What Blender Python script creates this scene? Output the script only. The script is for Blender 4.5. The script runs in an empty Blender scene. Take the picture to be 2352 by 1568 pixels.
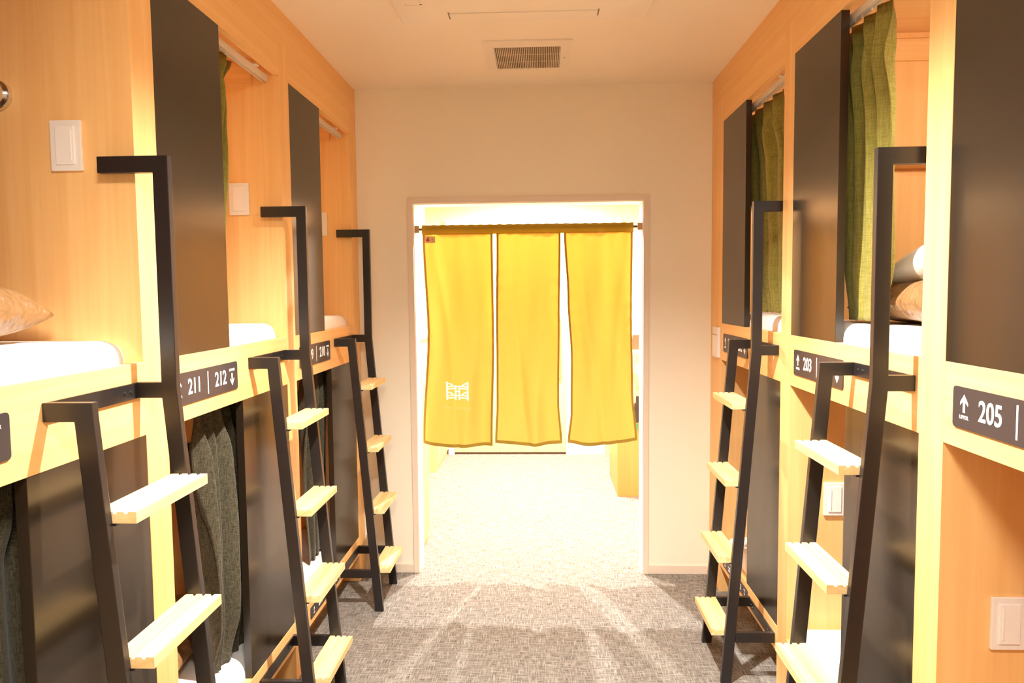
import bpy, bmesh, math, random
from mathutils import Matrix, Vector
random.seed(4)
S = bpy.context.scene
COL = S.collection
PI = math.pi

# ------------------------------------------------------------------ camera
cam_d = bpy.data.cameras.new('camera')
cam = bpy.data.objects.new('camera', cam_d)
COL.objects.link(cam)
pit, yaw, rol = -0.0663, 0.042, -0.0102
cp, sp, cy, sy, cr, sr = math.cos(pit), math.sin(pit), math.cos(yaw), math.sin(yaw), math.cos(rol), math.sin(rol)
right = Vector((cr*cy+sr*sp*sy, cr*sy-sr*sp*cy, sr*cp))
up = Vector((-sr*cy+cr*sp*sy, -sr*sy-cr*sp*cy, cr*cp))
fwd = Vector((-cp*sy, cp*cy, sp))
cam.matrix_world = Matrix(((right.x, up.x, -fwd.x, 0), (right.y, up.y, -fwd.y, 0),
                           (right.z, up.z, -fwd.z, 1.5234), (0, 0, 0, 1)))
cam_d.sensor_width = 36
cam_d.lens = 36*1669.9/2352
cam_d.clip_start = 0.02
S.camera = cam

# ------------------------------------------------------------------ world, exposure
w = bpy.data.worlds.new('world'); S.world = w; w.use_nodes = True
w.node_tree.nodes['Background'].inputs[0].default_value = (1, .85, .7, 1)
w.node_tree.nodes['Background'].inputs[1].default_value = 0.0
S.view_settings.view_transform = 'Standard'
S.view_settings.look = 'None'
S.view_settings.exposure = 0.15
S.view_settings.gamma = 1.0
S.view_settings.use_curve_mapping = False
S.cycles.max_bounces = 14
S.cycles.diffuse_bounces = 12
S.cycles.sample_clamp_indirect = 8

# lamp list: name, (x, y, z), power, cone in degrees, blend, radius, colour
LAMPS = [
    ('corridor', (0.0, 1.85, 2.575), 560, 131, 1, .03, (1, .93, .84)),
    ('panel', (0.0, 0.10, 2.56), 58, 0, 0, .25, (1, .94, .83)),  # soft fill added behind the camera to raise the ambient light
    ('lobby', (-.09, 4.46, 2.575), 330, 165, .3, .014, (1, .93, .82)),
    ('lobby', (-.10, 5.75, 2.575), 780, 165, .4, .04, (1, .96, .90)),
]

A, B, D, H = -0.981, 0.889, 3.878, 2.6       # bunk fronts, end wall, ceiling
LC = [3.298, 2.295, 1.292, .289]             # bay centres on the left
RC = [3.195, 2.192, 1.189, .186]             # bay centres on the right

# ------------------------------------------------------------------ materials
def mat(name, col, rough=.5, metal=0, spec=.5):
    m = bpy.data.materials.new(name); m.use_nodes = True
    b = m.node_tree.nodes['Principled BSDF']
    b.inputs['Base Color'].default_value = (*col, 1)
    b.inputs['Roughness'].default_value = rough
    b.inputs['Metallic'].default_value = metal
    b.inputs['Specular IOR Level'].default_value = spec
    return m

def N(m, t): return m.node_tree.nodes.new(t)
def LK(m, a, b): m.node_tree.links.new(a, b)

def wood(name, c1, c2, axis='z', scale=1.0, rough=.45, streak=1.0):
    m = mat(name, c1, rough, spec=.35)
    tc = N(m, 'ShaderNodeTexCoord'); mp = N(m, 'ShaderNodeMapping')
    sc = {'z': (26, 26, .9), 'y': (26, .9, 26), 'x': (.9, 26, 26)}[axis]
    mp.inputs['Scale'].default_value = tuple(s*scale for s in sc)
    LK(m, tc.outputs['Object'], mp.inputs[0])
    n1 = N(m, 'ShaderNodeTexNoise'); n1.inputs['Scale'].default_value = 1.0; n1.inputs['Detail'].default_value = 4
    n1.inputs['Distortion'].default_value = .6
    n2 = N(m, 'ShaderNodeTexNoise'); n2.inputs['Scale'].default_value = 5; n2.inputs['Detail'].default_value = 6
    LK(m, mp.outputs[0], n1.inputs[0]); LK(m, mp.outputs[0], n2.inputs[0])
    ad = N(m, 'ShaderNodeMath'); ad.operation = 'MULTIPLY_ADD'; ad.inputs[1].default_value = .35
    LK(m, n2.outputs[0], ad.inputs[0]); LK(m, n1.outputs[0], ad.inputs[2])
    cr_ = N(m, 'ShaderNodeValToRGB')
    cr_.color_ramp.elements[0].position = .45; cr_.color_ramp.elements[1].position = .85
    cr_.color_ramp.elements[0].color = (*c1, 1); cr_.color_ramp.elements[1].color = (*c2, 1)
    LK(m, ad.outputs[0], cr_.inputs[0])
    LK(m, cr_.outputs[0], m.node_tree.nodes['Principled BSDF'].inputs['Base Color'])
    return m

def bump(m, scale, strength, dist=.002, sc=(1, 1, 1)):
    tc = N(m, 'ShaderNodeTexCoord'); mp = N(m, 'ShaderNodeMapping'); mp.inputs['Scale'].default_value = sc
    n = N(m, 'ShaderNodeTexNoise'); n.inputs['Scale'].default_value = scale; n.inputs['Detail'].default_value = 3
    b = N(m, 'ShaderNodeBump'); b.inputs['Strength'].default_value = strength; b.inputs['Distance'].default_value = dist
    LK(m, tc.outputs['Object'], mp.inputs[0]); LK(m, mp.outputs[0], n.inputs[0]); LK(m, n.outputs[0], b.inputs['Height'])
    LK(m, b.outputs[0], m.node_tree.nodes['Principled BSDF'].inputs['Normal'])
    return m

WOODC1, WOODC2 = (.90, .575, .245), (.83, .49, .185)
M = {}
M['wood_z'] = wood('light wood vertical grain', WOODC1, WOODC2, 'z')
M['wood_y'] = wood('light wood horizontal grain', WOODC1, WOODC2, 'y')
M['wood_x'] = wood('light wood depth grain', WOODC1, WOODC2, 'x')
M['pine'] = wood('pale pine rung', (.88, .69, .38), (.74, .50, .21), 'y', 1.6, .5)
M['panel'] = mat('dark brown laminate', (.020, .0135, .008), .24, spec=.62)
M['black'] = mat('black powder coated steel', (.017, .014, .014), .33, spec=.5)
M['bolt'] = mat('dark bolt head', (.10, .09, .085), .3, .8)
M['sign'] = mat('dark sign plate', (.045, .035, .036), .4)
M['white_print'] = mat('white print', (.88, .88, .88), .6)
M['wall'] = bump(mat('beige wallpaper', (.85, .79, .655), .85, spec=.2), 260, .12)
M['ceiling'] = bump(mat('cream ceiling paper', (.87, .79, .65), .85, spec=.2), 260, .1)
M['trimp'] = mat('beige door frame', (.74, .63, .52), .5)
M['plastic'] = mat('white plastic', (.84, .80, .76), .35)
M['rocker'] = mat('white plastic rocker', (.88, .84, .80), .28)
M['sheet'] = bump(mat('white sheet', (.93, .92, .91), .9, spec=.1), 14, .35, .01)
M['pillowcase'] = bump(mat('pillow case', (.84, .82, .80), .9, spec=.1), 16, .4, .01)
M['brown_satin'] = bump(mat('brown satin', (.27, .145, .06), .35, spec=.55), 13, 1.0, .04)
M['beige_cloth'] = bump(mat('beige towel', (.55, .42, .26), .9, spec=.1), 60, .4, .004)
M['chrome'] = mat('chrome', (.75, .73, .7), .15, 1)
M['alu'] = mat('cream rail metal', (.74, .70, .62), .3, .3)
M['blackplastic'] = mat('black plastic', (.015, .013, .013), .4)
M['duct'] = mat('dark duct interior', (.24, .18, .11), .8)
M['grille'] = mat('beige grille blade', (.62, .53, .40), .5)
M['ac'] = mat('cream appliance plastic', (.82, .75, .63), .45)
M['rod'] = mat('dark rod', (.06, .035, .02), .4)
M['blockwood'] = wood('wood bracket', (.52, .33, .17), (.44, .27, .13), 'z', 3)
M['kick'] = wood('brown kick board', (.42, .20, .065), (.34, .15, .045), 'y')
M['lobbywood'] = wood('pale lobby wood', (.78, .53, .27), (.72, .47, .22), 'z')
M['lobbyorange'] = wood('orange lobby wood', (.62, .28, .09), (.56, .24, .07), 'z')
M['white_paint'] = mat('white paint', (.88, .85, .80), .7)
M['grey_paint'] = mat('grey painted wall', (.60, .55, .52), .7)
M['lamp_glow'] = mat('lamp lens', (1, 1, 1), .5)
_b = M['lamp_glow'].node_tree.nodes['Principled BSDF']
_b.inputs['Emission Color'].default_value = (1, .9, .75, 1); _b.inputs['Emission Strength'].default_value = 6
M['green'] = mat('green print', (.03, .33, .12), .6)
M['navy'] = mat('grey blue print', (.12, .12, .18), .6)
M['darkprint'] = mat('dark brochure print', (.05, .035, .03), .6)
M['redprint'] = mat('reddish print', (.40, .12, .08), .6)
M['yellowprint'] = mat('pale yellow print', (.85, .74, .35), .6)
M['paper'] = mat('paper', (.85, .82, .76), .8)
M['tagred'] = mat('red tag print', (.55, .08, .02), .7)
M['tagcream'] = mat('cream tag', (.80, .52, .30), .8)
M['tagprint'] = mat('tan tag print', (.50, .36, .14), .8)

def cloth(name, c1, c2, sx, sz, rough=.9, transl=None, tf=.5):
    """woven cloth: slubs along y and along z, optional light passing through"""
    m = mat(name, c1, rough, spec=.1)
    b = m.node_tree.nodes['Principled BSDF']
    b.inputs['Sheen Weight'].default_value = .15
    tc = N(m, 'ShaderNodeTexCoord')
    outs = []
    for scv in ((sx*.12, sx*.12, sz), (sx, sx, sz*.06)):
        mp = N(m, 'ShaderNodeMapping'); mp.inputs['Scale'].default_value = scv
        n = N(m, 'ShaderNodeTexNoise'); n.inputs['Scale'].default_value = 1; n.inputs['Detail'].default_value = 2
        LK(m, tc.outputs['Object'], mp.inputs[0]); LK(m, mp.outputs[0], n.inputs[0]); outs.append(n.outputs[0])
    ad = N(m, 'ShaderNodeMath'); ad.operation = 'ADD'; LK(m, outs[0], ad.inputs[0]); LK(m, outs[1], ad.inputs[1])
    r = N(m, 'ShaderNodeValToRGB'); r.color_ramp.elements[0].position = .38; r.color_ramp.elements[1].position = .66
    hf = N(m, 'ShaderNodeMath'); hf.operation = 'MULTIPLY'; hf.inputs[1].default_value = .5
    LK(m, ad.outputs[0], hf.inputs[0]); LK(m, hf.outputs[0], r.inputs[0])
    r.color_ramp.elements[0].color = (*c1, 1); r.color_ramp.elements[1].color = (*c2, 1)
    LK(m, r.outputs[0], b.inputs['Base Color'])
    if transl:
        tr = N(m, 'ShaderNodeBsdfTranslucent'); tr.inputs[0].default_value = (*transl, 1)
        mx = N(m, 'ShaderNodeMixShader'); mx.inputs[0].default_value = tf
        out = m.node_tree.nodes['Material Output']
        LK(m, b.outputs[0], mx.inputs[1]); LK(m, tr.outputs[0], mx.inputs[2]); LK(m, mx.outputs[0], out.inputs[0])
    return m
M['olive'] = cloth('olive hem cloth', (.46, .34, .06), (.50, .37, .07), 500, 500, transl=(.60, .44, .08), tf=.30)
M['cloth_print'] = cloth('white cloth print', (.90, .88, .80), (.90, .88, .80), 500, 500, transl=(1, .99, .97), tf=.85)
M['green_cloth'] = cloth('moss green curtain cloth', (.20, .185, .032), (.34, .285, .075), 260, 420)
M['charcoal_cloth'] = cloth('charcoal linen curtain', (.03, .026, .014), (.125, .108, .07), 620, 800)
M['yellow_cloth'] = cloth('yellow cotton', (.86, .62, .17), (.88, .64, .18), 500, 500, transl=(.92, .635, .22), tf=.33)

def carpet():
    m = mat('woven grey carpet', (.2, .17, .15), .95, spec=.05)
    b = m.node_tree.nodes['Principled BSDF']
    tc = N(m, 'ShaderNodeTexCoord')
    def layer(sc, lo, hi, det=2.5):
        mp = N(m, 'ShaderNodeMapping'); mp.inputs['Scale'].default_value = sc
        n = N(m, 'ShaderNodeTexNoise'); n.inputs['Scale'].default_value = 1; n.inputs['Detail'].default_value = det
        r = N(m, 'ShaderNodeMapRange'); r.inputs[1].default_value = lo; r.inputs[2].default_value = hi
        LK(m, tc.outputs['Object'], mp.inputs[0]); LK(m, mp.outputs[0], n.inputs[0]); LK(m, n.outputs[0], r.inputs[0])
        return r.outputs[0]
    a = layer((190, 16, 1), .40, .70); c = layer((16, 150, 1), .40, .70)
    e = layer((320, 30, 1), .35, .7); f = layer((30, 320, 1), .35, .7)
    def op(o, x, y):
        n = N(m, 'ShaderNodeMath'); n.operation = o
        for i, v in enumerate((x, y)):
            if isinstance(v, float): n.inputs[i].default_value = v
            else: LK(m, v, n.inputs[i])
        return n.outputs[0]
    h = op('ADD', op('MULTIPLY', op('MAXIMUM', a, c), .6), op('MULTIPLY', op('ADD', e, f), .2))
    r = N(m, 'ShaderNodeValToRGB')
    r.color_ramp.elements[0].position = .15; r.color_ramp.elements[0].color = (.108, .096, .084, 1)
    r.color_ramp.elements[1].position = .95; r.color_ramp.elements[1].color = (.38, .355, .32, 1)
    LK(m, h, r.inputs[0]); LK(m, r.outputs[0], b.inputs['Base Color'])
    bp = N(m, 'ShaderNodeBump'); bp.inputs['Strength'].default_value = .5; bp.inputs['Distance'].default_value = .003
    LK(m, h, bp.inputs['Height']); LK(m, bp.outputs[0], b.inputs['Normal'])
    return m
M['carpet'] = carpet()

# ------------------------------------------------------------------ helpers
def box(bm, x0, x1, y0, y1, z0, z1):
    vs = [bm.verts.new(p) for p in ((x0, y0, z0), (x1, y0, z0), (x1, y1, z0), (x0, y1, z0),
                                    (x0, y0, z1), (x1, y0, z1), (x1, y1, z1), (x0, y1, z1))]
    for f in ((0, 3, 2, 1), (4, 5, 6, 7), (0, 1, 5, 4), (1, 2, 6, 5), (2, 3, 7, 6), (3, 0, 4, 7)):
        bm.faces.new([vs[i] for i in f])

def prism(bm, pts, y0, y1):
    """polygon in x,z extruded along y"""
    a = [bm.verts.new((p[0], y0, p[1])) for p in pts]
    b = [bm.verts.new((p[0], y1, p[1])) for p in pts]
    bm.faces.new(a); bm.faces.new(b[::-1])
    n = len(pts)
    for i in range(n):
        bm.faces.new((a[i], b[i], b[(i+1) % n], a[(i+1) % n]))

def cyl(bm, c, r, h, axis='z', seg=24, r2=None):
    rot = {'z': Matrix(), 'y': Matrix.Rotation(PI/2, 4, 'X'), 'x': Matrix.Rotation(PI/2, 4, 'Y')}[axis]
    bmesh.ops.create_cone(bm, cap_ends=True, segments=seg, radius1=r, radius2=r if r2 is None else r2, depth=h,
                          matrix=Matrix.Translation(c) @ rot)

def obj(name, bm, m, parent=None, bevel=0, smooth=False, loc=None):
    bmesh.ops.recalc_face_normals(bm, faces=bm.faces)
    if bevel:
        bmesh.ops.bevel(bm, geom=[e for e in bm.edges if len(e.link_faces) == 2 and e.calc_face_angle(0) > .6],
                        offset=bevel, segments=2, affect='EDGES', profile=.7, clamp_overlap=True)
    me = bpy.data.meshes.new(name); bm.to_mesh(me); bm.free()
    me.materials.append(m)
    if smooth:
        for p in me.polygons: p.use_smooth = True
    o = bpy.data.objects.new(name, me); COL.objects.link(o)
    if parent: o.parent = parent
    if loc: o.location = loc
    return o

def bxo(name, dims, m, parent=None, bevel=0, loc=None):
    bm = bmesh.new(); box(bm, *dims)
    return obj(name, bm, m, parent, bevel, loc=loc)

def empty(name, loc, rz=0):
    o = bpy.data.objects.new(name, None); COL.objects.link(o)
    o.location = loc; o.rotation_euler = (0, 0, rz); o.empty_display_size = .1
    return o

def tag(o, label, cat, group=None, kind=None):
    o['label'] = label; o['category'] = cat
    if group: o['group'] = group
    if kind: o['kind'] = kind
    return o

def struct(o): o['kind'] = 'structure'; return o

def dup(root, loc, rz):
    r = root.copy(); COL.objects.link(r); r.location = loc; r.rotation_euler = (0, 0, rz)
    for ch in list(root.children):
        c = ch.copy(); COL.objects.link(c); c.parent = r
        for g in list(ch.children):
            d = g.copy(); COL.objects.link(d); d.parent = c
    return r

def grid(fn, nu, nv, u0=0, u1=1, v0=0, v1=1, bm=None):
    bm = bm or bmesh.new()
    rows = [[bm.verts.new(fn(u0+(u1-u0)*i/nu, v0+(v1-v0)*j/nv)) for i in range(nu+1)] for j in range(nv+1)]
    for j in range(nv):
        for i in range(nu):
            bm.faces.new((rows[j][i], rows[j][i+1], rows[j+1][i+1], rows[j+1][i]))
    return bm

def sheet(name, fn, nu, nv, m, parent=None, th=.002, **kw):
    bm = grid(fn, nu, nv, **kw)
    bmesh.ops.recalc_face_normals(bm, faces=bm.faces)
    o = obj(name, bm, m, parent, smooth=True)
    md = o.modifiers.new('cloth thickness', 'SOLIDIFY'); md.thickness = th; md.offset = 0
    return o

def text_bm(body, size, bold=0.0, sx=1.0, extrude=.0005, align='CENTER'):
    """bmesh of the letters in the xy plane"""
    c = bpy.data.curves.new('t', 'FONT'); c.body = body; c.size = size
    c.align_x = align; c.align_y = 'CENTER'; c.offset = bold; c.extrude = extrude
    c.resolution_u = 4
    o = bpy.data.objects.new('t', c); COL.objects.link(o)
    bpy.context.view_layer.update()
    me = bpy.data.meshes.new_from_object(o.evaluated_get(bpy.context.evaluated_depsgraph_get()))
    bm = bmesh.new(); bm.from_mesh(me)
    for v in bm.verts: v.co.x *= sx
    bpy.data.objects.remove(o); bpy.data.curves.remove(c); bpy.data.meshes.remove(me)
    return bm

SIDES = {'L': (A, 0.0), 'R': (B, PI)}
def place(side, i):
    x, rz = SIDES[side]
    return (x, (LC if side == 'L' else RC)[i], 0), rz

# ------------------------------------------------------------------ room shell
XL, XR, Y0, YB = A-2.14, B+2.14, -.9, 7.0
struct(bxo('floor', (XL, XR, Y0, YB, -.1, 0), M['carpet']))
bm = bmesh.new(); box(bm, XL, XR, Y0, YB, H, H+.1)
struct(obj('ceiling', bm, M['ceiling']))
struct(bxo('wall_left', (XL-.1, XL, Y0, YB, 0, H), M['wall']))
struct(bxo('wall_right', (XR, XR+.1, Y0, YB, 0, H), M['wall']))
struct(bxo('wall_rear', (XL, XR, Y0-.1, Y0, 0, H), M['wall']))
DX0, DX1, DZ, WT = -.684, .536, 2.004, .12
bm = bmesh.new()
box(bm, XL, DX0, D, D+WT, 0, H); box(bm, DX1, XR, D, D+WT, 0, H); box(bm, DX0, DX1, D, D+WT, DZ, H)
struct(obj('wall_front', bm, M['wall']))
# door lining and flat frame round the opening
bm = bmesh.new()
fw = .028
for (x0, x1, z0, z1) in ((DX0-fw, DX0+.002, 0, DZ+fw), (DX1-.002, DX1+fw, 0, DZ+fw), (DX0+.002, DX1-.002, DZ-.002, DZ+fw)):
    box(bm, x0, x1, D-.012, D-.0005, z0, z1)
struct(obj('trim_1', bm, M['trimp'], bevel=.0015))
bm = bmesh.new()
box(bm, DX0-.002, DX0+.006, D, D+WT+.01, 0, DZ); box(bm, DX1-.006, DX1+.002, D, D+WT+.01, 0, DZ)
box(bm, DX0+.006, DX1-.006, D, D+WT+.01, DZ-.006, DZ+.002)
struct(obj('trim_2', bm, M['white_paint']))
for nm, x0, x1 in (('baseboard_left', A, DX0-fw), ('baseboard_right', DX1+fw, B)):
    struct(bxo(nm, (x0, x1, D-.007, D-.0005, 0, .046), M['trimp'], bevel=.0015))
# top boards between the bunk units and the ceiling, fillers against the end wall
struct(bxo('trim_3', (A-.02, A-.0006, -.215, D, 2.4705, H), M['wood_y']))
struct(bxo('trim_4', (B+.0006, B+.02, -.32, D, 2.4705, H), M['wood_y']))
struct(bxo('trim_5', (A-.02, A-.0005, 3.8, D, 0, 2.47), M['wood_z'], bevel=.001))
struct(bxo('trim_6', (B+.0005, B+.02, 3.697, D, 0, 2.47), M['wood_z'], bevel=.001))

# ------------------------------------------------------------------ bunk unit (local frame: front plane x=0, corridor +x)
HW = .5015; SP = .052; IN = HW-SP
def bunk_unit():
    r = empty('bunk_unit', (0, 0, 0))
    for s in (-1, 1):
        y0, y1 = sorted((s*IN, s*HW))
        p = bxo('side_panel', (-2.1, 0, y0, y1, 0, 2.47), M['wood_z'], r, .0012)
        y0, y1 = sorted((s*IN, s*(IN-.016)))
        bxo('cornice_strip', (-2.09, -.10, y0, y1, 2.312, 2.386), M['wood_x'], p, .001)
    bxo('header_board', (-.022, 0, -IN, IN, 2.348, 2.47), M['wood_y'], r, .0012)
    bxo('unit_top', (-2.1, -.022, -IN, IN, 2.41, 2.43), M['wood_x'], r)
    bxo('mid_rail', (-.024, 0, -IN, IN, 1.183, 1.364), M['wood_y'], r, .0015)
    bxo('upper_deck', (-2.1, -.024, -IN, IN, 1.225, 1.255), M['wood_x'], r)
    bxo('base_rail', (-.024, 0, -IN, IN, .140, .240), M['wood_y'], r, .0015)
    bxo('lower_deck', (-2.1, -.024, -IN, IN, .140, .165), M['wood_x'], r)
    bxo('kick_board', (-.11, -.09, -IN, IN, 0, .140), M['kick'], r)
    bxo('back_board', (-2.12, -2.1, -HW, HW, 0, 2.47), M['wood_z'], r)
    bxo('upper_front_panel', (-.026, -.001, -IN, -.055, 1.364, 2.348), M['panel'], r, .001)
    bxo('lower_front_panel', (-.026, -.001, .030, IN, .240, 1.183), M['panel'], r, .001)
    for nm, z, y1 in (('upper', 2.330, .43), ('lower', 1.205, .02)):
        bm = bmesh.new()
        y0 = -.43
        box(bm, -.060, -.034, y0, y1, z-.006, z+.010)
        box(bm, -.058, -.052, y0, y1, z-.012, z-.006); box(bm, -.042, -.036, y0, y1, z-.012, z-.006)
        for yy in (-.3, y1-.12): box(bm, -.05, -.0245, yy-.014, yy+.014, z+.010, z+.016)
        obj('curtain_rail', bm, M['alu'], r, .0008)
    bm = bmesh.new(); box(bm, -.62, -.34, -IN, -IN+.10, 1.945, 1.963)
    obj('shelf', bm, M['wood_x'], r, .001)
    return r

unit0 = bunk_unit()
UL = {('L', 0): 'built-in pale wood bunk unit on the left beside the beige end wall',
      ('L', 1): 'built-in pale wood bunk unit carrying the number plate 211 and 212',
      ('L', 2): 'built-in pale wood bunk unit at the left edge of the picture, nearest on the left',
      ('L', 3): 'built-in pale wood bunk unit on the left beside the camera, beyond the picture edge',
      ('R', 0): 'built-in pale wood bunk unit on the right beside the beige end wall',
      ('R', 1): 'built-in pale wood bunk unit carrying the number plate 203 on its middle rail',
      ('R', 2): 'built-in pale wood bunk unit carrying the number plate 205, nearest on the right',
      ('R', 3): 'built-in pale wood bunk unit on the right beside the camera, beyond the picture edge'}
first = True
UNITS = {}
for (sd, i), lab in UL.items():
    loc, rz = place(sd, i)
    if first:
        u = unit0; u.location = loc; u.rotation_euler = (0, 0, rz); first = False
    else:
        u = dup(unit0, loc, rz)
    tag(u, lab, 'bunk bed', 'bunk units along the corridor'); UNITS[sd, i] = u

# ------------------------------------------------------------------ ladders
def ladder():
    r = empty('bunk_ladder', (0, 0, 0))
    slope = (.206-.101)/1.30
    def inner(z): return .064+(1.285-z)*slope*.97
    y0, y1, t = .08, .41, .02
    # tall side rail with grab hook
    bm = bmesh.new()
    pts = [(-.07, 1.856), (.101, 1.856), (.101, 1.30), (.206, 0), (.166, 0), (inner(1.28), 1.28),
           (.0006, 1.28), (.0006, 1.318), (.064, 1.318), (.064, 1.817), (-.07, 1.817)]
    prism(bm, pts, y1, y1+t)
    obj('grab_rail', bm, M['black'], r, .0018)
    bm = bmesh.new()
    pts = [(.0006, 1.318), (.101, 1.318), (.1025, 1.29), (.206, 0), (.166, 0), (inner(1.28), 1.28), (.0006, 1.28)]
    prism(bm, pts, y0, y0+t)
    obj('side_rail', bm, M['black'], r, .0018)
    for z0, z1 in ((1.28, 1.318), (.164, .203)):
        pl = bxo('mounting_plate', (.0006, .0066, y0+t, y1, z0, z1), M['black'], r, .001)
        bm = bmesh.new()
        for yy in (y0+.045, y0+.075, y1-.03, y1-.055):
            cyl(bm, (.0075, yy, (z0+z1)/2), .0045, .002, 'x', 12)
        obj('bolt', bm, M['bolt'], pl)
    for yy in (y0, y1):
        bxo('lower_bracket', (.0006, inner(.183), yy+.001, yy+t-.001, .164, .203), M['black'], r, .0012)
    for z in (1.096, .797, .497, .207):
        x0 = inner(z)+.002; x1 = x0+.088; h = .024
        pts = [(x0, z-h), (x1, z-h), (x1, z)]
        n = 4; g = .006; step = (x1-x0)/n
        for k in range(1, n):
            xc = x1-k*step
            pts += [(xc+g*.75, z), (xc+g*.5, z-.0045), (xc-g*.5, z-.0045), (xc-g*.75, z)]
        pts.append((x0, z))
        bm = bmesh.new(); prism(bm, pts, y0+t+.0005, y1-.0005)
        rg = obj('rung', bm, M['pine'], r, .0008)
        bm = bmesh.new(); box(bm, x0+.006, x0+.046, y0+t, y1, z-h-.005, z-h-.0003)
        box(bm, x0+.006, x0+.011, y0+t, y1, z-h-.022, z-h-.005)
        obj('rung_support', bm, M['black'], r)
    return r
lad0 = ladder()
LL = {('L', 0): 'black steel ladder with wooden rungs on the left, next to the end wall',
      ('L', 1): 'black steel ladder with wooden rungs, middle one of the three on the left',
      ('L', 2): 'largest black steel ladder with wooden rungs, nearest on the left below the big switch plate',
      ('R', 0): 'black steel ladder with wooden rungs on the right, nearest the end wall',
      ('R', 1): 'black steel ladder with wooden rungs on the right, overlapping the number plate 203'}
first = True
for (sd, i), lab in LL.items():
    loc, rz = place(sd, i)
    loc = (loc[0]+(.018 if sd == 'R' else 0)*1, loc[1], 0)
    if sd == 'R': loc = (loc[0]-.018+.0, loc[1], 0)
    if first: l = lad0; l.location = loc; l.rotation_euler = (0, 0, rz); first = False
    else: l = dup(lad0, loc, rz)
    tag(l, lab, 'ladder', 'bunk ladders in the corridor')

# ------------------------------------------------------------------ number plates
def arrow(bm, y, z, s, up):
    d = 1 if up else -1
    pts = [(-.22, -.5*d), (.22, -.5*d), (.22, .05*d), (.62, -.08*d), (.62, .02*d), (0, .62*d), (-.62, .02*d), (-.62, -.08*d), (-.22, .05*d)]
    pts = [(-.13, -.55*d), (.13, -.55*d), (.13, .12*d), (.42, -.12*d), (.42, .08*d), (0, .6*d), (-.42, .08*d), (-.42, -.12*d), (-.13, .12*d)]
    a = [bm.verts.new((.0036, y+p[0]*s, z+p[1]*s)) for p in pts]
    bm.faces.new(a)

def put_text(bm, body, y, z, size, bold, sx):
    t = text_bm(body, size, bold, sx)
    mx = Matrix(((0, 0, 1, .0036), (1, 0, 0, y), (0, 1, 0, z), (0, 0, 0, 1)))
    for f in t.faces:
        vs = [bm.verts.new(mx @ v.co) for v in f.verts]
        try: bm.faces.new(vs)
        except ValueError: pass
    t.free()

def plate(sd, i, n1, n2, label, y0, y1, z0, z1, base=False):
    loc, rz = place(sd, i)
    loc = (loc[0], loc[1], 0)
    r = empty('room_number_sign', loc, rz)
    bm = bmesh.new(); box(bm, .0006, .0032, y0, y1, z0, z1)
    es = [e for e in bm.edges if abs(e.verts[0].co.x-e.verts[1].co.x) > .001]
    bmesh.ops.bevel(bm, geom=es, offset=.009 if not base else .006, segments=5, affect='EDGES', profile=.5)
    obj('sign_plate', bm, M['sign'], r)
    W, Hh, zc = y1-y0, z1-z0, (z0+z1)/2
    k = Hh/.088
    bm = bmesh.new()
    put_text(bm, n1, y0+W*.314, zc, .061*k, .0008*k, .86/max(k, .75))
    obj('room_number', bm, M['white_print'], r)
    bm = bmesh.new()
    put_text(bm, n2, y0+W*.71, zc, .061*k, .0008*k, .86/max(k, .75))
    obj('room_number', bm, M['white_print'], r)
    bm = bmesh.new(); box(bm, .0033, .0037, y0+W*.503, y0+W*.515, zc-.033*k, zc+.033*k)
    obj('divider_line', bm, M['white_print'], r)
    bm = bmesh.new()
    arrow(bm, y0+W*.10, zc+.009*k, .034*k, True)
    obj('arrow_symbol', bm, M['white_print'], r)
    bm = bmesh.new(); arrow(bm, y0+W*.90, zc-.009*k, .034*k, False)
    obj('arrow_symbol', bm, M['white_print'], r)
    bm = bmesh.new()
    put_text(bm, 'UPPER', y0+W*.10, zc-.02*k, .0115*k, .0, 1.0)
    obj('small_caption', bm, M['white_print'], r); bm = bmesh.new(); put_text(bm, 'LOWER', y0+W*.90, zc+.02*k, .0115*k, .0, 1.0)
    obj('small_caption', bm, M['white_print'], r)
    tag(r, label, 'sign', 'room number plates')
pz = (1.228, 1.316)
plate('L', 0, '209', '210', 'dark plate reading 209 and 210 on the left middle rail, nearest the end wall', -.413, .007, *pz)
plate('L', 1, '211', '212', 'dark plate reading 211 and 212 on the left middle rail', -.434, -.014, *pz)
plate('L', 2, '213', '214', 'dark number plate cut by the left edge of the picture', -.430, -.010, *pz)
plate('R', 0, '201', '202', 'dark plate for 201 and 202 half hidden behind the farthest ladder on the right', -.403, .017, *pz)
plate('R', 1, '203', '204', 'dark plate starting with 203, partly covered by a ladder on the right', -.403, .017, *pz)
plate('R', 2, '205', '206', 'dark plate reading 205 at the right edge of the picture', -.409, .011, *pz)
plate('L', 0, '209', '210', 'low dark number plate on the base rail near the floor, left side', -.370, .056, .166, .214, True)
plate('R', 0, '201', '202', 'low dark number plate on the base rail near the floor, right side', -.370, .056, .166, .214, True)

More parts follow.
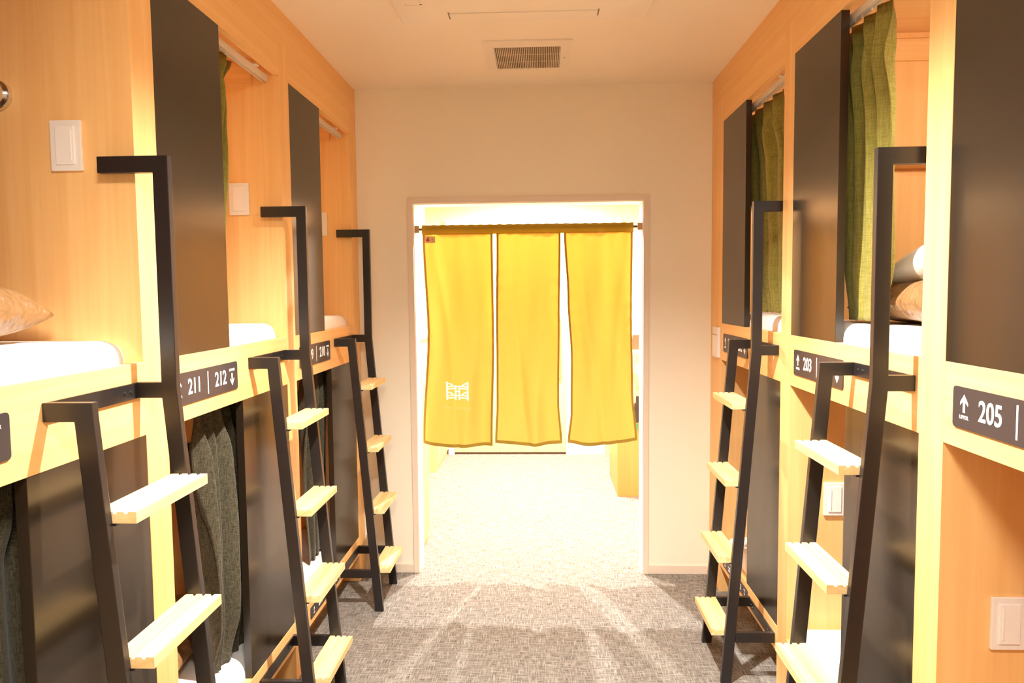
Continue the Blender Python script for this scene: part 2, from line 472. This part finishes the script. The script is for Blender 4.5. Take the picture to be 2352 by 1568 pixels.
# ------------------------------------------------------------------ mattresses
def rounded_box(x0, x1, y0, y1, z0, z1, r, crown=0.0):
    bm = bmesh.new(); box(bm, x0, x1, y0, y1, z0, z1)
    top = [e for e in bm.edges if all(v.co.z > z1-1e-4 for v in e.verts)] + \
          [e for e in bm.edges if abs(e.verts[0].co.z-e.verts[1].co.z) > 1e-3]
    bmesh.ops.bevel(bm, geom=top, offset=r, segments=6, affect='EDGES', profile=.5)
    return bm
def mattress(sd, i, upper, label):
    loc, rz = place(sd, i)
    z = 1.2555 if upper else .1655
    loc = (loc[0], loc[1], z)
    r = empty('mattress', loc, rz)
    bm = rounded_box(-2.05, -.026, -.444, .444, .0, (1.42 if upper else .297)-z, .045)
    obj('mattress_body', bm, M['sheet'], r, smooth=True)
    bm = bmesh.new()
    pts = [(-1.2+.02*math.cos(a*PI/4), .02*math.sin(a*PI/4)) for a in range(8)]
    bm.free()
    tag(r, label, 'mattress', 'white mattresses in the bunks')
side_n = {'L': 'left', 'R': 'right'}
pos_n = {0: 'beside the end wall', 1: 'in the middle bay', 2: 'in the nearest bay'}
for sd in 'LR':
    for i in range(3):
        if not (sd == 'R' and i == 2):
            mattress(sd, i, True, 'white sheeted mattress in the upper bunk %s on the %s' % (pos_n[i], side_n[sd]))
        if not (sd == 'R' and i == 2):
            mattress(sd, i, False, 'white sheeted mattress in the lower bunk %s on the %s' % (pos_n[i], side_n[sd]))

# ------------------------------------------------------------------ cushions and pillows
def cushion(name, side, i, c, sz, m, label, cat, rot=(0, 0, 0), seed=0, pinch=.55):
    loc, rz = place(side, i)
    bm = bmesh.new()
    n = 14
    rnd = random.Random(seed)
    ph = [rnd.uniform(0, 6) for _ in range(4)]
    def f(sgn):
        def g(u, v):
            a, b = u*2-1, v*2-1
            k = (1-abs(a)**3.2)*(1-abs(b)**3.2)
            k = max(k, 0)**.45
            px = a*(1-.10*(1-b*b)*.9); py = b*(1-.10*(1-a*a)*.9)
            wr = .05*math.sin(6*a+ph[0]+3*b)+.04*math.sin(8*b+ph[1]-2*a)
            return Vector((px*sz[0]/2, py*sz[1]/2, sgn*(k*sz[2]/2*(1+wr*k))-.22*sz[2]*(a*a*b*b)))
        return g
    grid(f(1), n, n, bm=bm); grid(f(-1), n, n, bm=bm)
    bmesh.ops.remove_doubles(bm, verts=bm.verts, dist=.002)
    o = obj(name, bm, m, smooth=True)
    R = Matrix.Rotation(rz, 4, 'Z')
    o.matrix_world = Matrix.Translation(Vector(loc)+R.to_3x3() @ Vector(c)) @ R @ \
        Matrix.Rotation(rot[2], 4, 'Z') @ Matrix.Rotation(rot[1], 4, 'Y') @ Matrix.Rotation(rot[0], 4, 'X')
    tag(o, label, cat)
    md = o.modifiers.new('sub', 'SUBSURF'); md.levels = 1; md.render_levels = 2
    return o
zt = 1.42
cushion('cushion', 'L', 2, (-.345, .085, zt+.072), (.44, .58, .145), M['brown_satin'], 'shiny brown cushion on the upper mattress at the left edge', 'cushion', seed=1, rot=(.06, 0, .1))
cushion('cushion', 'L', 1, (-.37, .08, zt+.070), (.40, .55, .14), M['brown_satin'], 'brown cushion peeking past the dark panel above plate 211 212', 'cushion', seed=2)
cushion('cushion', 'L', 0, (-.34, .08, zt+.065), (.40, .55, .13), M['brown_satin'], 'brown cushion just visible above plate 210 beside the end wall', 'cushion', seed=3)
cushion('cushion', 'R', 1, (-.33, .08, zt+.070), (.50, .62, .14), M['brown_satin'], 'shiny brown cushion under the white pillow in the upper right bunk', 'cushion', seed=4)
cushion('pillow', 'R', 1, (-.33, .16, zt+.195), (.42, .50, .125), M['pillowcase'], 'white pillow on top of the brown cushion in the upper right bunk', 'pillow', seed=5, rot=(.12, .06, 0))
cushion('folded_towel', 'R', 1, (-.70, -.02, zt+.18), (.32, .34, .12), M['beige_cloth'], 'beige folded cloth behind the white pillow in the upper right bunk', 'towel', seed=8, rot=(.3, 0, 0))
cushion('cushion', 'L', 1, (-.36, .10, .297+.075), (.40, .50, .14), M['brown_satin'], 'brown cushion in the lower bunk behind the nearest ladder', 'cushion', seed=6)

# ------------------------------------------------------------------ curtains
def sstep(a, b, x):
    t = min(1, max(0, (x-a)/(b-a))); return t*t*(3-2*t)
def curtain(side, i, ztop, zbot, ys, n, m, label, seed, amp=.046, pleats=None, lift=0):
    """ys: list of (v, y_left, y_right) along the drop"""
    loc, rz = place(side, i)
    r = empty('bunk_curtain', (loc[0], loc[1], 0), rz)
    rnd = random.Random(seed)
    ph = [rnd.uniform(0, 6.28) for _ in range(6)]
    def interp(v):
        for k in range(len(ys)-1):
            if v <= ys[k+1][0]:
                t = (v-ys[k][0])/(ys[k+1][0]-ys[k][0]); t = t*t*(3-2*t)
                return [ys[k][j]+(ys[k+1][j]-ys[k][j])*t for j in (1, 2)]
        return ys[-1][1:]
    def f(u, v):
        ya, yb = interp(v)
        soft = sstep(.05, .22, v)
        nn = n
        a = amp*(.75+.5*math.sin(v*3+ph[0]))*(1-.65*sstep(.8, 1, v))*(1-.25*math.exp(-((v-.09)/.04)**2))
        wav = math.sin(2*PI*nn*u+ph[1]*soft*.35+.9*math.sin(v*4+ph[2])*soft)
        wav = (abs(wav)**.7)*(1 if wav > 0 else -1)
        wav2 = math.sin(2*PI*(nn*.5)*u+ph[3]+v*1.4)
        x = -.088+a*(.80*wav*(.35+.65*sstep(0, .1, v))+.35*soft*wav2)
        # pinch: folds lean together at the pleat line
        y = ya+(yb-ya)*u+.006*math.sin(4*PI*nn*u)*(1-soft)+.010*soft*math.sin(2*PI*nn*u+ph[4]+2*v)
        z = ztop+(zbot-ztop)*v
        if v > .96: z += .003*math.sin(2*PI*nn*u+ph[5])*(v-.96)/.04
        x = min(x, -.0285)
        return Vector((x, y, z))
    sheet('curtain_cloth', f, 120, 60, m, r, th=.0022)
    def hf(u, v):
        p = f(u, .955+.03*v); p.x += .0016 if p.x < -.031 else 0; return p
    for k in range(6):
        p = f((k+.25)/6, 0)
        bxo('curtain_hook', (-.054, -.050, p.y-.003, p.y+.003, ztop-.02, ztop+.010), M['plastic'], r)
    return tag(r, label, 'curtain')
zt1 = 2.334
curtain('R', 1, zt1, 1.432, [(0, -.27, .075), (.10, -.21, .075), (.35, -.19, .12), (.8, -.18, .13), (1, -.15, .07)], 4.0, M['green_cloth'],
        'tall moss green curtain beside the ladder in the upper bunk above plate 203', 11)
curtain('R', 0, zt1, 1.432, [(0, -.34, .16), (.10, -.30, .18), (.3, -.26, .25), (.8, -.14, .28), (1, -.06, .27)], 4.0, M['green_cloth'],
        'moss green curtain in the upper right bunk beside the end wall', 12)
curtain('L', 1, zt1, 1.432, [(0, -.20, .24), (.12, -.20, .145), (.3, -.20, .12), (.7, -.22, .095), (1, -.22, .08)], 4.0, M['green_cloth'],
        'sliver of moss green curtain behind the dark panel above plate 211 212', 13)
curtain('L', 0, zt1, 1.432, [(0, -.20, .22), (.12, -.22, .12), (.3, -.24, .07), (1, -.24, .05)], 4.0, M['green_cloth'],
        'sliver of moss green curtain in the upper left bunk beside the end wall', 14)
zt2, zb2 = 1.192, .303
curtain('L', 1, zt2, zb2, [(0, -.13, .17), (.15, -.14, .18), (.6, -.13, .18), (1, -.12, .19)], 4.5, M['charcoal_cloth'],
        'charcoal linen curtain in the lower bunk below plate 211 212', 15)
curtain('L', 0, zt2, zb2, [(0, -.13, .17), (.15, -.14, .17), (.6, -.15, .18), (1, -.10, .18)], 4.5, M['charcoal_cloth'],
        'charcoal linen curtain in the lower left bunk beside the end wall', 16)
curtain('L', 2, zt2, zb2, [(0, -.13, .17), (.15, -.14, .17), (.6, -.13, .17), (1, -.12, .17)], 4.5, M['charcoal_cloth'],
        'charcoal linen curtain at the bottom left corner of the picture', 17)

# ------------------------------------------------------------------ switches on the side panels
def wall_switch(side, i, x, z, ysgn, label, w_=.076, h_=.12, black=False, name='light_switch'):
    """x: local depth (negative), on the face of a side panel at y=ysgn*IN"""
    loc, rz = place(side, i)
    r = empty(name, (0, 0, 0))
    y = ysgn*(IN-.0006); d = -ysgn
    mA = M['blackplastic'] if black else M['plastic']; mB = M['blackplastic'] if black else M['rocker']
    y0, y1 = sorted((0, d*.009)); bxo('switch_plate', (-w_/2, w_/2, y0, y1, -h_/2, h_/2), mA, r, .0022)
    y0, y1 = sorted((d*.0092, d*.0125)); bxo('rocker', (-w_*.30, w_*.30, y0, y1, -h_*.38, h_*.38), mB, r, .0012)
    if not black:
        y0, y1 = sorted((d*.0127, d*.0142)); bxo('pilot_window', (w_*.17, w_*.21, y0, y1, -h_*.30, h_*.30), mA, r)
    R = Matrix.Rotation(rz, 3, 'Z'); p = Vector(loc)+R @ Vector((x, y, z))
    r.location = p; r.rotation_euler = (0, 0, rz)
    tag(r, label, 'switch', 'switches inside the bunks')
wall_switch('L', 2, -.163, 1.889, 1, 'large white switch plate inside the nearest upper bunk on the left')
wall_switch('L', 1, -.163, 1.889, 1, 'white switch plate inside the upper bunk above plate 211 212')
wall_switch('L', 0, -.163, 1.889, 1, 'white switch plate inside the upper left bunk beside the end wall')
wall_switch('R', 1, -.163, .768, -1, 'white switch plate in the lower right bunk seen through the ladder')
wall_switch('R', 2, -.152, .772, -1, 'white switch plate in the lower bunk at the right picture edge')
wall_switch('R', 1, -.30, 2.05, -1, 'white switch plate behind the moss green curtain above plate 203')
wall_switch('L', 1, -.386, .90, 1, 'black outlet plate in the lower bunk below plate 211 212', .07, .11, True, 'wall_outlet')
# chrome ring lamp at the left picture edge
r = empty('reading_or_fill_lamp', (A-.33, LC[2]+IN-.0006, 2.012))
bm = bmesh.new(); cyl(bm, (0, -.006, 0), .036, .012, 'y', 32); obj('lamp_base', bm, M['chrome'], r, .002)
bm = bmesh.new()
bmesh.ops.create_cone(bm, cap_ends=False, segments=32, radius1=.034, radius2=.028, depth=.045, matrix=Matrix.Translation((0, -.034, 0)) @ Matrix.Rotation(PI/2, 4, 'X'))
bmesh.ops.solidify(bm, geom=bm.faces[:], thickness=.004); obj('lamp_ring', bm, M['chrome'], r, smooth=True)
tag(r, 'round chrome reading lamp inside the nearest upper bunk, cut by the left picture edge', 'lamp')
# unseen fill lamps, added on the side panels to brighten the upper bunks
for sd, i, lab in (('R', 1, 'added fill lamp inside the upper bunk above plate 203, hidden by the wooden post'),
                   ('R', 0, 'added fill lamp inside the upper right bunk beside the end wall, hidden by the post'),
                   ('L', 1, 'added fill lamp inside the upper bunk above plate 211 212, behind the panel'),
                   ('L', 0, 'added fill lamp inside the upper left bunk beside the end wall, behind the panel')):
    loc, rz = place(sd, i)
    R_ = Matrix.Rotation(rz, 3, 'Z')
    r = empty('reading_or_fill_lamp', Vector(loc)+R_ @ Vector((-.36, IN-.0006, 2.03)), rz)
    bm = bmesh.new(); cyl(bm, (0, -.006, 0), .036, .012, 'y', 32); obj('lamp_base', bm, M['chrome'], r, .002)
    bm = bmesh.new(); cyl(bm, (0, -.022, 0), .030, .020, 'y', 32); obj('lamp_lens', bm, M['lamp_glow'], r, .003)
    ld = bpy.data.lights.new('added bunk fill', 'SPOT'); ld.energy = 17 if sd == 'R' else 26
    ld.spot_size = math.radians(150); ld.spot_blend = .8
    ld.shadow_soft_size = .03; ld.color = (1, .86, .66)
    lo = bpy.data.objects.new('light_source', ld); COL.objects.link(lo); lo.parent = r
    lo.location = (0, -.042, 0); lo.rotation_euler = (-PI/2+.35, 0, 0)
    tag(r, lab, 'lamp')
# white box on the right filler
r = empty('wall_control', (B-.0003, 3.715, 1.267))
bxo('control_case', (-.016, 0, -.054, .054, -.076, .076), M['plastic'], r, .003)
bxo('control_seam', (-.0166, -.0161, -.054, .054, .037, .039), M['blackplastic'], r)
bxo('control_cover', (-.0185, -.0166, -.046, .046, -.068, .033), M['rocker'], r, .001)
tag(r, 'small white control box on the wood next to the beige wall, right side', 'control')

# ------------------------------------------------------------------ ceiling things
r = empty('ceiling_vent', (-.058, 3.40, H))
bm = bmesh.new()
for d in ((-.195, .195, -.225, -.150), (-.195, .195, .150, .178), (-.195, -.147, -.150, .150), (.147, .195, -.150, .150)):
    box(bm, d[0], d[1], d[2], d[3], -.007, -.0005)
obj('vent_frame', bm, M['ac'], r)
bxo('duct_back', (-.147, .147, -.15, .15, -.003, -.0006), M['duct'], r)
bm = bmesh.new()
for k in range(36):
    x = -.1435+k*.0082
    box(bm, x-.0018, x+.0018, -.15, .15, -.008, -.0025)
for yy in (-.05, .05): box(bm, -.147, .147, yy-.001, yy+.001, -.0075, -.004)
obj('vent_grille', bm, M['grille'], r)
bm = bmesh.new(); cyl(bm, (.168, .0, -.0085), .004, .003, 'z', 12); obj('indicator', bm, M['grille'], r)
tag(r, 'square beige ventilation grille in the ceiling above the doorway', 'vent')

r = empty('ceiling_air_conditioner', (-.063, 2.43, H))
bm = bmesh.new(); box(bm, -.475, .475, -.475, .475, -.022, -.0005)
obj('panel_body', bm, M['ac'], r, .006)
bm = bmesh.new()
for s in range(4):
    R = Matrix.Rotation(s*PI/2, 3, 'Z')
    b2 = bmesh.new(); box(b2, -.279, .279, .375, .425, -.0262, -.0222)
    for f in b2.faces: bm.faces.new([bm.verts.new(R @ v.co) for v in f.verts])
    b2.free()
obj('air_louver', bm, M['ac'], r)
bm = bmesh.new()
for s in range(4):
    R = Matrix.Rotation(s*PI/2, 3, 'Z')
    b2 = bmesh.new()
    for sx in (-1, 1):
        xs = sorted((sx*.2805, sx*.2845)); box(b2, xs[0], xs[1], .368, .428, -.0245, -.0222)
    for f in b2.faces: bm.faces.new([bm.verts.new(R @ v.co) for v in f.verts])
    b2.free()
obj('louver_gap', bm, M['duct'], r)
tag(r, 'cream ceiling air conditioner panel cut by the top edge of the picture', 'air conditioner')

# ------------------------------------------------------------------ lamps (fittings with their light; the panel is an added fill)
for k, (nm, p, power, cone, blend, rad, colr) in enumerate(LAMPS):
    r = empty('ceiling_downlight', (p[0], p[1], H))
    if nm == 'panel':
        bm = bmesh.new(); cyl(bm, (0, 0, -.015), rad+.03, .029, 'z', 48); obj('lamp_housing', bm, M['plastic'], r, .004)
        bm = bmesh.new(); cyl(bm, (0, 0, -.031), rad+.005, .002, 'z', 48); obj('lamp_lens', bm, M['lamp_glow'], r)
        ld = bpy.data.lights.new('panel', 'AREA'); ld.shape = 'DISK'; ld.size = 2*rad; ld.energy = power; ld.color = colr
        lo = bpy.data.objects.new('light_source', ld); COL.objects.link(lo); lo.parent = r; lo.location = (0, 0, -.034)
        tag(r, 'added round flat fill lamp on the ceiling behind the camera, outside the picture', 'lamp')
        continue
    bm = bmesh.new()
    bmesh.ops.create_cone(bm, cap_ends=False, segments=40, radius1=.062, radius2=.048, depth=.012, matrix=Matrix.Translation((0, 0, -.007)))
    bmesh.ops.solidify(bm, geom=bm.faces[:], thickness=.004)
    obj('lamp_trim', bm, M['plastic'], r, smooth=True)
    bm = bmesh.new(); cyl(bm, (0, 0, -.003), .046, .004, 'z', 32); obj('lamp_lens', bm, M['lamp_glow'], r)
    ld = bpy.data.lights.new('spot', 'SPOT'); ld.energy = power; ld.spot_size = math.radians(cone); ld.spot_blend = blend
    ld.shadow_soft_size = rad; ld.color = colr
    lo = bpy.data.objects.new('light_source', ld); COL.objects.link(lo); lo.parent = r; lo.location = (0, 0, p[2]-H-.002)
    tag(r, ['round ceiling downlight above the middle of the corridor, above the picture', 'added round fill lamp behind the camera',
            'round ceiling downlight just behind the yellow door curtain', 'round ceiling downlight deep in the lobby'][k], 'lamp', 'ceiling downlights')

# ------------------------------------------------------------------ noren in the doorway
NY = D+.028
zr = 1.869
r = empty('curtain_rod', (0, NY, zr))
bm = bmesh.new(); cyl(bm, ((DX0+DX1)/2, 0, 0), .0065, DX1-DX0-.014, 'x', 20); obj('rod', bm, M['rod'], r)
for x, s in ((DX0+.006, 1), (DX1-.006, -1)):
    x0, x1 = sorted((x, x+s*.024)); bxo('rod_bracket', (x0, x1, -.017, .017, -.019, .019), M['blockwood'], r, .001)
tag(r, 'thin dark rod with square wooden ends spanning the doorway', 'rod')

nor = empty('noren_curtain', (0, NY, 0))
ZT, ZH = 1.889, 1.843
panels = [  # left edge points (v, x), right edge points, bottom z left/right, sag
    dict(l=[(0, -.639), (.45, -.625), (1, -.659)], r=[(0, -.262), (.5, -.262), (1, -.275)], zb=(.705, .695), sag=.012, seed=1),
    dict(l=[(0, -.242), (.5, -.250), (.8, -.252), (1, -.262)], r=[(0, .101), (.4, .094), (.8, .088), (1, .103)], zb=(.710, .708), sag=.012, seed=2),
    dict(l=[(0, .118), (.3, .135), (.6, .152), (.85, .150), (1, .133)], r=[(0, .483), (.4, .479), (.75, .486), (1, .508)], zb=(.708, .722), sag=.016, seed=3),
]
def piece(pts, v):
    for k in range(len(pts)-1):
        if v <= pts[k+1][0]:
            t = (v-pts[k][0])/(pts[k+1][0]-pts[k][0]); t = t*t*(3-2*t)
            return pts[k][1]+(pts[k+1][1]-pts[k][1])*t
    return pts[-1][1]
def pfun(P, off=0.0):
    rnd = random.Random(P['seed']); ph = [rnd.uniform(0, 6.28) for _ in range(8)]
    def f(u, v):
        xl, xr = piece(P['l'], v), piece(P['r'], v)
        zb = P['zb'][0]*(1-u)+P['zb'][1]*u-P['sag']*4*u*(1-u)
        z = ZH+(zb-ZH)*v
        k = .25+.75*sstep(0, .5, v)
        y = .019*k*math.sin(2*PI*(1.15*u)+ph[0]+.8*v) + .009*k*math.sin(2*PI*(2.3*u+.5*v)+ph[1]) \
            + .0045*math.sin(2*PI*(3.1*u-1.3*v)+ph[2])*k
        # creases running down from the corners and puckers along the hems
        y += .009*math.exp(-((u-.16-.35*v)/.05)**2)*sstep(.05, .3, v) - .009*math.exp(-((u-.90+.30*v)/.06)**2)*sstep(.1, .4, v)
        e = max(math.exp(-u/.09), math.exp(-(1-u)/.09))
        y += .004*e*math.sin(2*PI*13*v+ph[3]+3*u)*(.5+.5*math.sin(9*v+ph[4]))
        y += .0035*math.sin(2*PI*5*u+ph[5])*math.exp(-v/.10)
        return Vector((xl+(xr-xl)*u, y+off, z))
    return f
for P in panels:
    f = pfun(P)
    pc = sheet('cloth_panel', f, 56, 110, M['yellow_cloth'], nor, th=.0008)
    wd = .36; hu = .0115/wd; hv = .018/1.14
    bm = bmesh.new()
    for off in (-.0009, .0015):
        g = pfun(P, off)
        grid(g, 2, 110, 0, hu, 0, 1, bm=bm); grid(g, 2, 110, 1-hu, 1, 0, 1, bm=bm)
        grid(g, 56, 2, hu, 1-hu, 1-hv, 1, bm=bm)
    obj('hem', bm, M['olive'], pc, smooth=True)
def bandf(u, v):
    x = -.642+(.485+.642)*u; z = ZT-(ZT-ZH+.003)*v
    return Vector((x, -.0085-.001*math.sin(60*u)*(v)+(.003*math.sin(PI*v)*-1), z+.0012*math.sin(140*u)*(1-v)))
bm = grid(bandf, 160, 6)
bmesh.ops.solidify(bm, geom=bm.faces[:], thickness=.0012)
grid(lambda u, v: Vector((bandf(u, v).x, .0085, bandf(u, v).z)), 40, 1, bm=bm)
grid(lambda u, v: Vector((bandf(u, 0).x, -.0085+.017*v, bandf(u, 0).z+.002*math.sin(PI*v))), 160, 3, bm=bm)
obj('header_band', bm, M['olive'], nor, smooth=True)
tag(nor, 'yellow three-panel cloth curtain with olive hems hanging in the doorway', 'curtain')
# printed emblem and lettering follow the cloth
f1 = pfun(panels[0], -.0022)
def onp(x, z):
    v = (z-ZH)/(.70-.006-ZH); v = min(1, max(0, v))
    xl, xr = piece(panels[0]['l'], v), piece(panels[0]['r'], v)
    p = f1((x-xl)/(xr-xl), v); return Vector((x, p.y, z))
EX0, EX1, EZ0, EZ1 = -.522, -.401, .948, 1.050
RECTS = [(26, 22, 36, 124), (150, 24, 160, 128), (76, 46, 85, 128), (99, 46, 108, 128), (85, 47, 99, 54), (85, 76, 99, 82), (85, 99, 99, 106)]
for x0, x1 in ((36, 76), (108, 150)):
    RECTS += [(x0, 47, x1, 53), (x0, 59, x1, 66), (x0, 99, x1, 104), (x0, 111, x1, 118)]
for yy in (0, 50):
    RECTS += [(36, 30+yy, 48, 36+yy), (46, 33+yy, 56, 41+yy), (53, 39+yy, 62, 47+yy), (58, 44+yy, 68, 48+yy),
              (138, 31+yy, 150, 37+yy), (130, 34+yy, 140, 41+yy), (122, 39+yy, 132, 47+yy), (116, 44+yy, 126, 48+yy)]
ym = M['yellow_cloth']
tc = N(ym, 'ShaderNodeTexCoord'); sep = N(ym, 'ShaderNodeSeparateXYZ'); LK(ym, tc.outputs['Object'], sep.inputs[0])
def mth(op, *v):
    n = N(ym, 'ShaderNodeMath'); n.operation = op
    for i, q in enumerate(v):
        if isinstance(q, (int, float)): n.inputs[i].default_value = q
        else: LK(ym, q, n.inputs[i])
    return n.outputs[0]
acc = None
for (a0, b0, a1, b1) in RECTS:
    xa, xb = EX0+(EX1-EX0)*(a0-26)/134, EX0+(EX1-EX0)*(a1-26)/134
    za, zb_ = EZ1-(EZ1-EZ0)*(b0-22)/106, EZ1-(EZ1-EZ0)*(b1-22)/106
    k = mth('MULTIPLY', mth('COMPARE', sep.outputs[0], (xa+xb)/2, (xb-xa)/2), mth('COMPARE', sep.outputs[2], (za+zb_)/2, (za-zb_)/2))
    acc = k if acc is None else mth('MAXIMUM', acc, k)
pb = ym.node_tree.nodes['Principled BSDF']
src = pb.inputs['Base Color'].links[0].from_socket
mxc = N(ym, 'ShaderNodeMixRGB'); LK(ym, acc, mxc.inputs[0]); LK(ym, src, mxc.inputs[1]); mxc.inputs[2].default_value = (.95, .94, .90, 1)
LK(ym, mxc.outputs[0], pb.inputs['Base Color'])
trn = [n for n in ym.node_tree.nodes if n.type == 'BSDF_TRANSLUCENT'][0]
mxt = N(ym, 'ShaderNodeMixRGB'); LK(ym, acc, mxt.inputs[0]); mxt.inputs[1].default_value = trn.inputs[0].default_value
mxt.inputs[2].default_value = (.97, .96, .93, 1); LK(ym, mxt.outputs[0], trn.inputs[0])
t = text_bm('PINO DHABELU', .0185, .0002, 1.0, 0)
bmesh.ops.triangulate(t, faces=t.faces[:])
xs = [v.co.x for v in t.verts]; w0 = max(xs)-min(xs)
for v in t.verts:
    x = -.4605+v.co.x*.156/w0; z = .903+v.co.y*1.0-.006*((x+.4605)/.08); v.co = onp(x, z)
obj('printed_lettering', t, M['cloth_print'], nor)
bm = bmesh.new(); grid(lambda u, v: onp(-.627+.055*u, 1.832-.036*v), 8, 4, bm=bm); obj('care_tag', bm, M['tagcream'], nor)
f1 = pfun(panels[0], -.0028)
bm = bmesh.new()
bm.faces.new([bm.verts.new(onp(x, z)) for x, z in ((-.609, 1.828), (-.604, 1.827), (-.606, 1.816), (-.600, 1.813), (-.604, 1.805), (-.618, 1.804), (-.621, 1.812))])
obj('tag_mark', bm, M['tagred'], nor)
bm = bmesh.new()
for k, (a, b) in enumerate(((-.592, -.582), (-.592, -.579), (-.591, -.575))):
    z = 1.824-.008*k
    bm.faces.new([bm.verts.new(onp(x, zz)) for x, zz in ((a, z), (b, z), (b, z-.003), (a, z-.003))])
obj('tag_lines', bm, M['tagprint'], nor)

# ------------------------------------------------------------------ lobby beyond the doorway
LB = 6.82
struct(bxo('wall_back', (-1.9, 2.1, LB+.02, LB+.12, 0, H), M['lobbywood']))
struct(bxo('wall_lobby_left', (-1.9, -1.8, D+WT, LB+.02, 0, H), M['white_paint']))
struct(bxo('wall_lobby_right', (1.9, 2.0, D+WT, LB+.02, 0, H), M['white_paint']))
struct(bxo('trim_7', (-.90, -.842, LB-.03, LB+.018, 0, 2.2), M['grey_paint']))
struct(bxo('trim_8', (.214, .37, LB-.03, LB+.018, 0, 2.2), M['grey_paint']))
struct(bxo('trim_9', (.372, .58, LB-.02, LB+.018, 0, 2.2), M['white_paint']))
struct(bxo('trim_10', (.582, .75, LB-.02, LB+.018, 0, 2.2), M['lobbywood']))
dr = empty('door_1', ((-.842+.214)/2, LB, 0)); struct(dr)
bxo('door_leaf', (-.526, .526, -.02, .018, .02, 2.05), M['lobbywood'], dr, .002)
bxo('door_gap', (-.526, .526, -.012, .018, .002, .019), M['rod'], dr)
bm = bmesh.new(); box(bm, .44, .485, -.052, -.028, .72, 1.30)
obj('door_handle', bm, M['lobbyorange'], dr, .01)
bm = bmesh.new()
for z in (.80, 1.22): cyl(bm, (.4625, -.025, z), .007, .012, 'y', 12)
obj('handle_post', bm, M['chrome'], dr)
# cabinets on the left of the lobby
r = empty('tall_cabinet', (-1.1, 4.22, 0))
bxo('cabinet_body', (-.35, .378, -.19, .216, 0, 2.1), M['lobbywood'], r, .002)
bxo('cabinet_door', (.379, .393, -.18, .205, .06, 2.08), M['lobbywood'], r, .001)
tag(r, 'pale wooden cabinet side just inside the doorway on the left', 'cabinet')
r = empty('tall_cabinet', (-1.25, 6.46, 0))
bxo('cabinet_body', (-.35, .338, -.363, .328, 0, 2.1), M['lobbywood'], r, .002)
bxo('cabinet_door', (.339, .353, -.34, .30, .06, 2.08), M['lobbywood'], r, .001)
tag(r, 'pale wooden cabinet beside the lobby door, seen under the yellow cloth', 'cabinet')
r = empty('low_cabinet', (-1.45, 5.5, 0))
bxo('cabinet_body', (-.30, .30, -.8, .55, .28, 1.0), M['kick'], r, .002)
bxo('plinth', (-.28, .26, -.75, .50, 0, .28), M['blackplastic'], r)
tag(r, 'dark brown cabinet in the recess between the two pale cabinets', 'cabinet')
# leaflets counter on the right
r = empty('leaflet_counter', (.93, 5.55, 0))
bxo('counter_body', (-.379, .45, -.18, .45, .0, .56), M['lobbyorange'], r, .003)
bm = bmesh.new()
prism(bm, [(-.17, .56), (.45, .56), (.45, 1.05), (-.17, .80)], -.17, .44); obj('sloping_back', bm, M['lobbyorange'], r)
bm = bmesh.new()
prism(bm, [(-.17, .801), (.45, 1.051), (.45, 1.075), (-.17, .825)], -.19, .44); obj('display_shelf', bm, M['paper'], r)
bm = bmesh.new(); prism(bm, [(-.20, .80), (-.171, .80), (-.171, .86), (-.20, .86)], -.19, .44); obj('shelf_lip', bm, M['kick'], r)
tag(r, 'orange wooden leaflet counter behind the right door jamb', 'counter')
def leaflet(name, c, sz, m, lab, tilt=0.0):
    bm = bmesh.new(); box(bm, -sz[0]/2, sz[0]/2, -sz[1]/2, sz[1]/2, 0, sz[2])
    o = obj(name, bm, m, None, .0006); o.location = c; o.rotation_euler = (tilt, 0, 0)
    tag(o, lab, 'leaflet', None); return o
leaflet('leaflet', (.675, 5.364, .50), (.05, .006, .055), M['green'], 'green leaflet on the counter front beside the right door jamb')
leaflet('leaflet', (.588, 5.364, .505), (.034, .006, .045), M['navy'], 'small grey blue sticker sheet on the counter front under the curtain hem')
leaflet('leaflet', (.622, 5.364, .50), (.012, .006, .05), M['yellowprint'], 'narrow pale yellow leaflet between the green and grey ones')
for k in range(3):
    leaflet('brochure', (.70+.01*k, 5.34-.02*k, .565+.055*k), (.09, .012, .10), M['darkprint'], ['lowest', 'middle', 'topmost'][k]+' of the three dark brochures standing on the lobby counter', .3)
leaflet('magazine', (.74, 5.40, 1.10), (.16, .01, .12), M['redprint'], 'reddish magazine standing at the top of the lobby counter', .4)
leaflet('magazine', (.75, 5.37, 1.00), (.16, .01, .08), M['yellowprint'], 'pale yellow magazine below the reddish one in the lobby', .4)
r = bxo('picture_frame', (-.006, .006, -.18, .18, -.16, .16), M['grey_paint'], None, .002)
r.location = (-.700, 4.25, 1.42)
tag(r, 'thin grey framed notice on the left cabinet behind the doorway edge', 'notice')
